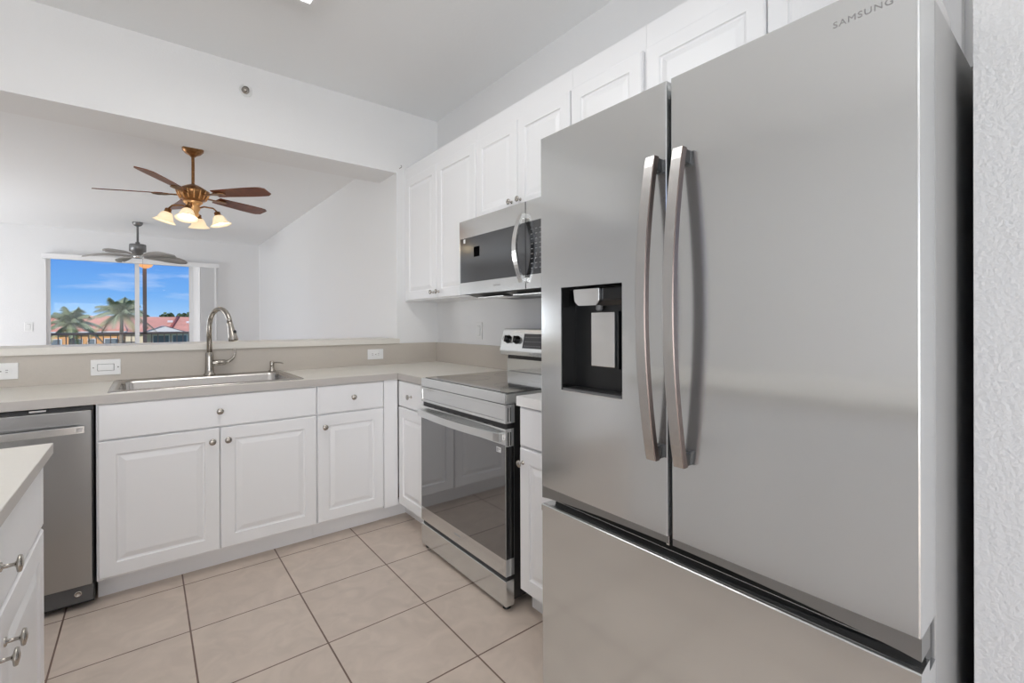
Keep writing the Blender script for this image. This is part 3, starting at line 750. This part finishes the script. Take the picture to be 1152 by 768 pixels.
# maker's lettering, pressed into the right door
def text(body, size, parent, m_, name, loc, rot, ext=.0003, sx=1.0, bold=0.0, width=None):
    c = bpy.data.curves.new(name, 'FONT'); c.body = body; c.size = size; c.extrude = ext; c.space_character = 1.12; c.offset = bold
    tmp = bpy.data.objects.new(name + '_tmp', c); COL.objects.link(tmp)
    bpy.context.view_layer.update()
    me = bpy.data.meshes.new_from_object(tmp.evaluated_get(bpy.context.evaluated_depsgraph_get()))
    bpy.data.objects.remove(tmp); bpy.data.curves.remove(c)
    me.materials.clear(); me.materials.append(m_)
    if width: sx = width / max(v.co.x for v in me.vertices)
    o = bpy.data.objects.new(name, me); COL.objects.link(o); o.parent = parent; o.location = loc; o.rotation_euler = rot; o.scale = (sx, 1, 1)
    return o
lm = mat('lettering_grey', (.38, .375, .37), .35, 1.0)
text('SAMSUNG', .0155, drr, lm, 'lettering', (3.019 * 1 + FY0, -.0003, 1.7455), (PI / 2, 0, 0), width=.086)
text('SAMSUNG', .014, MATS and bpy.data.objects['window_glass'].parent, lm, 'lettering', (.33, -.0006, 1.412), (PI / 2, 0, 0), sx=.9)
text('SAMSUNG', .014, od, lm, 'lettering', (W_ * 0 + .34, -.0004, .186), (PI / 2, 0, 0), sx=.9)

# ================================================================== CEILING FANS
def blade_mesh(r0, r1, w0, w1, th=.006, pitch=12, droop=0, curve=0, round_=.03):
    """blade along +x from r0 to r1"""
    g = bmesh.new(); n = 14; rows = []
    for i in range(n + 1):
        u = i / n; x = r0 + (r1 - r0) * u
        wd = w0 + (w1 - w0) * min(1, u * 1.6)
        end = (r1 - x)
        if end < round_: wd = wd * math.sqrt(max(.02, 1 - (1 - end / round_) ** 2)) if round_ > .04 else wd * (.62 + .38 * end / round_)
        if curve and u < .35: wd *= .35 + .65 * math.sin(PI / 2 * u / .35)
        zc = droop * u * u + (.02 * math.sin(PI * u) if curve else 0)
        off = curve * math.sin(PI * u)
        p = R(pitch)
        row = []
        for s_ in (-1, 0, 1):
            y = s_ * wd / 2; row.append(Vector((x, y * math.cos(p) + off, zc + y * math.sin(p) - (.012 * s_ * s_ if curve else 0))))
        rows.append([g.verts.new(v) for v in row] + [g.verts.new(v - Vector((0, 0, th))) for v in row[::-1]])
    for A, B in zip(rows, rows[1:]):
        for k in range(6): g.faces.new((A[k], A[(k + 1) % 6], B[(k + 1) % 6], B[k]))
    g.faces.new(rows[0]); g.faces.new(rows[-1][::-1]); bmesh.ops.recalc_face_normals(g, faces=g.faces)
    q = MB(); q.merge(g); return q
f1 = thing('ceiling_fan', 'bronze ceiling fan with dark wood blades and four lit glass shades', 'ceiling fan', (-1.566, .911, LC))
MB().lathe([(.070, 0), (.068, -.014), (.050, -.034), (.022, -.050), (.016, -.058), (0, -.058)], n=28).build('canopy', BRONZE, f1, True)
MB().lathe([(.0105, -.05), (.0105, -.272)], n=14).build('downrod', BRONZE, f1, True)
mo = MB().lathe([(.014, -.262), (.030, -.268), (.062, -.285), (.085, -.300), (.090, -.308), (.104, -.312), (.106, -.322), (.094, -.345), (.078, -.378), (.066, -.386), (.060, -.392), (0, -.392)], n=32).build('motor', BRONZE, f1, True)
g = MB()
for k in range(16):
    a = 2 * PI * k / 16; g.tube([(.106 * math.cos(a), .106 * math.sin(a), -.316), (.097 * math.cos(a), .097 * math.sin(a), -.345), (.081 * math.cos(a), .081 * math.sin(a), -.378)], .005, 6)
g.build('motor_ribs', mat('bronze_light', (.78, .44, .19), .35, .85), mo)
kit = MB().lathe([(.056, -.388), (.064, -.398), (.052, -.412), (.040, -.425), (.046, -.445), (.034, -.470), (.040, -.490), (.024, -.512), (.010, -.528), (0, -.532)], n=24).build('light_kit', MATS['bronze_light'], f1, True)
bla = 25.0
for k in range(5):
    a = R((30, 97, 158, 240, 314)[k])
    bo = blade_mesh(.18, .61, .095, .125, pitch=-13, round_=.035).build('blade', WOOD, f1); bo.location = (0, 0, -.338); bo.rotation_euler = (0, 0, a)
    ir = MB().prism([(.085, -.016), (.15, -.012), (.19, -.032), (.235, -.034), (.262, -.014), (.262, .014), (.235, .034), (.19, .032), (.15, .012), (.085, .016)], 'z', -.012, -.006)
    ir.build('blade_iron', BRONZE, bo)
for k in range(4):
    a = R(74 + 90 * k); ca, sa = math.cos(a), math.sin(a)
    lo = MB().tube([(.03 * ca, .03 * sa, -.44), (.07 * ca, .07 * sa, -.425), (.13 * ca, .13 * sa, -.432), (.152 * ca, .152 * sa, -.455)], .006, 10)
    arm = lo.build('lamp_arm', BRONZE, f1)
    tilt = Vector((ca * .28, sa * .28, -1)).normalized(); c0 = Vector((.152 * ca, .152 * sa, -.455))
    MB().lathe([(.010, 0), (.021, .006), (.021, .024), (.026, .032), (0, .032)], c0, tilt, 18).build('lamp_holder', BRONZE, arm, True)
    MB().lathe([(.024, .030), (.036, .042), (.045, .065), (.052, .085), (.068, .100), (.073, .104), (.070, .104), (.049, .086), (.042, .065), (.033, .044), (.022, .032)], c0, tilt, 26).build('lamp_shade', SHADE, arm, True)
    MB().lathe([(0, .034), (.014, .040), (.024, .060), (.026, .074), (.020, .088), (0, .094)], c0, tilt, 16).build('bulb', BULB, arm, True)
f2 = thing('ceiling_fan', 'distant grey ceiling fan with broad leaf-shaped blades before the glass door', 'ceiling fan', (-1.925, 4.385, LC))
MB().lathe([(.056, 0), (.054, -.020), (.040, -.042), (.014, -.055), (0, -.055)], n=24).build('canopy', FANMET, f2, True)
MB().lathe([(.012, -.05), (.012, -.255), (.024, -.257), (.024, -.29)], n=14).build('downrod', FANMET, f2, True)
MB().lathe([(.0, -.282), (.082, -.284), (.088, -.292), (.088, -.375), (.06, -.385), (.05, -.43), (0, -.43)], n=28).build('motor', FANMET, f2, True)
for k in range(5):
    bo = blade_mesh(.08, .60, .13, .20, th=.008, pitch=-16, droop=-.02, curve=.035, round_=.22).build('blade', WOODG, f2, True); bo.location = (0, 0, -.425); bo.rotation_euler = (0, 0, R((26, 106, 156, 240, 308)[k]))
MB().lathe([(.05, -.43), (.055, -.44), (.045, -.462), (0, -.468)], n=24).build('hub_cap', STEELB, f2, True)
MB().tube([(.05, .03, -.46), (.05, .03, -.66)], .0015, 6).lathe([(0, 0), (.006, .004), (.006, .012), (0, .016)], (.05, .03, -.675), n=8).build('pull_chain', FANMET, f2)

# ================================================================== OUTSIDE
GZ = -5.5
struct('ground', MB().box(-120, 120, 7.6, 200, GZ - .3, GZ), GRASS)['kind'] = 'structure'
def palm(x, y, ztop, rad, label, nf=34, seed=1, trunk_r=.15):
    rnd = random.Random(seed)
    t = thing('palm_tree', label, 'palm tree', (x, y, GZ), 0, None)
    H_ = ztop - GZ
    MB().tube([(.25 * math.sin(k / 8 * 1.5), 0, H_ * k / 8) for k in range(9)], [trunk_r * (1.25 - .5 * k / 8) for k in range(9)], 10).build('trunk', TRUNK, t, True)
    cx_ = .25 * math.sin(1.5)
    def frond(g, az, el, L_, droop, wid):
        n = 10; pts = []
        for i in range(n + 1):
            u = i / n; hx = L_ * (u * math.cos(el)); hz = L_ * (u * math.sin(el) - droop * u * u)
            pts.append(Vector((cx_ + hx * math.cos(az), hx * math.sin(az), H_ + hz)))
        side = Vector((-math.sin(az), math.cos(az), 0))
        for i in range(n):                       # rachis
            a, b_ = pts[i], pts[i + 1]; s0 = .035 * (1 - i / n) + .01
            v = [g.verts.new(p_) for p_ in (a - side * s0, a + side * s0, b_ + side * s0 * .8, b_ - side * s0 * .8)]; g.faces.new(v)
        m_ = 26
        for i in range(2, m_):                   # leaflets hang to both sides
            u = i / m_; k = min(n - 1, int(u * n)); f = u * n - k; p = pts[k].lerp(pts[k + 1], f); tg = (pts[k + 1] - pts[k]).normalized()
            ll = wid * math.sin(PI * min(1, u * .85 + .15)) ** .6 + .08
            for s_ in (-1, 1):
                d_ = (side * s_ * .8 + tg * .55 + Vector((0, 0, -.45 - .3 * rnd.random()))).normalized()
                tip = p + d_ * ll * (.8 + .4 * rnd.random()); wv = tg * .055
                g.faces.new([g.verts.new(q) for q in (p - wv, p + wv, tip)])
    gs = bmesh.new(); gy = bmesh.new()
    for k in range(nf):
        az = 2 * PI * (k * .618034) + rnd.uniform(-.2, .2); lay = k / nf
        el = R(78 - 92 * lay + rnd.uniform(-7, 7)); frond(gs if lay < .80 else gy, az, el, rad * (.85 + .25 * rnd.random()), .35 + .45 * lay, rad * .27)
    q = MB(); q.merge(gs); q.build('fronds', FROND, t)
    q = MB(); q.merge(gy); plabel(q.build('lower_fronds', FRONDY, t), 'yellowing lower fronds')
    return t
palm(-5.85, 38, 1.30, 1.75, 'green palm tree at the left of the view through the glass door', seed=3, nf=24)
palm(-3.55, 44.4, 2.05, 2.3, 'taller green palm tree just left of the door mullion', seed=8, nf=26)

def house(x0, x1, y0, depth, eave, ridge, wallm, label, wins, hipl=3.0, hipr=3.0):
    t = thing('house', label, 'house', ((x0 + x1) / 2, y0, GZ)); hw = (x1 - x0) / 2; ez = eave - GZ; rz = ridge - GZ
    MB().box(-hw, hw, 0, depth, 0, ez).build('wall', wallm, t)
    ov = .2; g = bmesh.new(); A = [(-hw - ov, -ov), (hw + ov, -ov), (hw + ov, depth + ov), (-hw - ov, depth + ov)]
    for dz in (0,):
        e_ = [g.verts.new((x, y, ez)) for x, y in A]; r0_ = g.verts.new((-hw + hipl, depth / 2, rz)); r1_ = g.verts.new((hw - hipr, depth / 2, rz))
        g.faces.new((e_[0], e_[1], r1_, r0_)); g.faces.new((e_[2], e_[3], r0_, r1_)); g.faces.new((e_[1], e_[2], r1_)); g.faces.new((e_[3], e_[0], r0_)); g.faces.new(e_[::-1])
    q = MB(); q.merge(g); rf = q.build('roof', ROOF, t)
    MB().box(-hw - ov, hw + ov, -ov - .05, -ov, ez - .14, ez + .03).build('gutter', PALE, rf)
    for (a, b_, za, zb_) in wins:
        wf = MB().holed(a, b_, za - GZ, zb_ - GZ, -.06, .02, (a + .07, b_ - .07, za - GZ + .07, zb_ - GZ - .07), 'y').build('window', PALE, t)
        MB().box(a + .06, b_ - .06, -.02, .01, za - GZ + .06, zb_ - GZ - .06).build('pane', HGLASS, wf)
    return t, rf
hA, rA = house(-13.0, -3.25, 47.6, 4, .60, 1.93, STUC_O, 'orange house with a salmon tiled roof behind the two palm trees',
      [(.2, 1.1, -2.4, .05), (1.6, 2.3, -2.4, .05), (3.6, 4.5, -2.4, .05), (2.6, 3.1, -2.4, .05)], hipl=1, hipr=.3)
hB, rB = house(-6.2, 12.0, 52.8, 10, .45, 1.95, STUC_Y, 'cream house with a wide salmon tiled roof right of the mullion',
      [(-4.2, -2.9, -2.6, .15), (-2.7, -1.5, -2.6, .15), (-.6, .4, -2.6, .1), (.9, 1.9, -2.6, .1), (2.6, 3.6, -2.6, .1)], hipl=.3)
g = MB().tube([(-3.0, -.35, .52 - GZ), (-2.0, 4.8, 1.93 - GZ)], .14, 8); g.build('ridge_cap', ROOFD, rB)
for (x_, y_) in ((-2.75, 2.9), (-1.2, 2.6)):
    zz = .42 - GZ + (y_ + .5) / 5.5 * 1.5
    MB().box(x_ - .22, x_ + .22, y_ - .15, y_ + .15, zz, zz + .22, .03).build('roof_vent', PALE, rB)
# small gable porch on house B
MB().prism([(-4.9, .45 - GZ), (-3.35, 1.02 - GZ), (-1.7, .45 - GZ), (-1.7, .38 - GZ), (-4.9, .38 - GZ)], 'y', -1.6, 0).build('gable', PALE, hB)
g = bmesh.new(); a = [g.verts.new(v) for v in ((-5.1, -1.7, .42 - GZ), (-3.35, -1.7, 1.08 - GZ), (-3.35, 1.6, 1.08 - GZ), (-5.1, 1.6, .42 - GZ), (-1.5, -1.7, .42 - GZ), (-1.5, 1.6, .42 - GZ))]
g.faces.new((a[0], a[1], a[2], a[3])); g.faces.new((a[1], a[4], a[5], a[2]))
bmesh.ops.solidify(g, geom=g.faces[:], thickness=.08)
q = MB(); q.merge(g); q.build('gable_roof', PALE, hB)
# distant trees
def tree(x, y, ztop, w_, label, seed):
    rnd = random.Random(seed); t = thing('tree', label, 'tree', (x, y, GZ), 0, 'treetops behind the tiled roofs'); H_ = ztop - GZ
    MB().tube([(0, 0, 0), (.1, 0, H_ * .5), (0, 0, H_ * .75)], [.25, .2, .1], 8).build('trunk', TRUNK, t)
    g = bmesh.new()
    for k in range(900):
        a = rnd.uniform(0, 2 * PI); b_ = math.acos(rnd.uniform(-.6, 1)); r_ = rnd.uniform(.55, 1.05)
        lob = 1 + .18 * math.sin(3 * a + seed) + .12 * math.sin(5 * b_ + a)
        c = Vector((w_ * r_ * lob * math.sin(b_) * math.cos(a), w_ * r_ * lob * math.sin(b_) * math.sin(a), H_ * .80 + H_ * .20 * r_ * math.cos(b_)))
        u = Vector((rnd.uniform(-1, 1), rnd.uniform(-1, 1), rnd.uniform(-1, 1))).normalized(); v = u.cross(Vector((rnd.uniform(-1, 1), rnd.uniform(-1, 1), .3))).normalized(); s_ = .22
        g.faces.new([g.verts.new(c + q_) for q_ in (u * s_, v * s_, -u * s_, -v * s_)])
    q = MB(); q.merge(g); q.build('crown', LEAF, t)
tree(2.1, 72, 2.62, 1.5, 'dark treetop above the roof near the right edge of the door glass', 4)
tree(.3, 67, 2.50, 1.0, 'second small treetop just left of the one at the glass edge', 5)
tree(-2.3, 72, 2.6, 1.2, 'treetop peeking over the roof beside the brown porch column', 6)
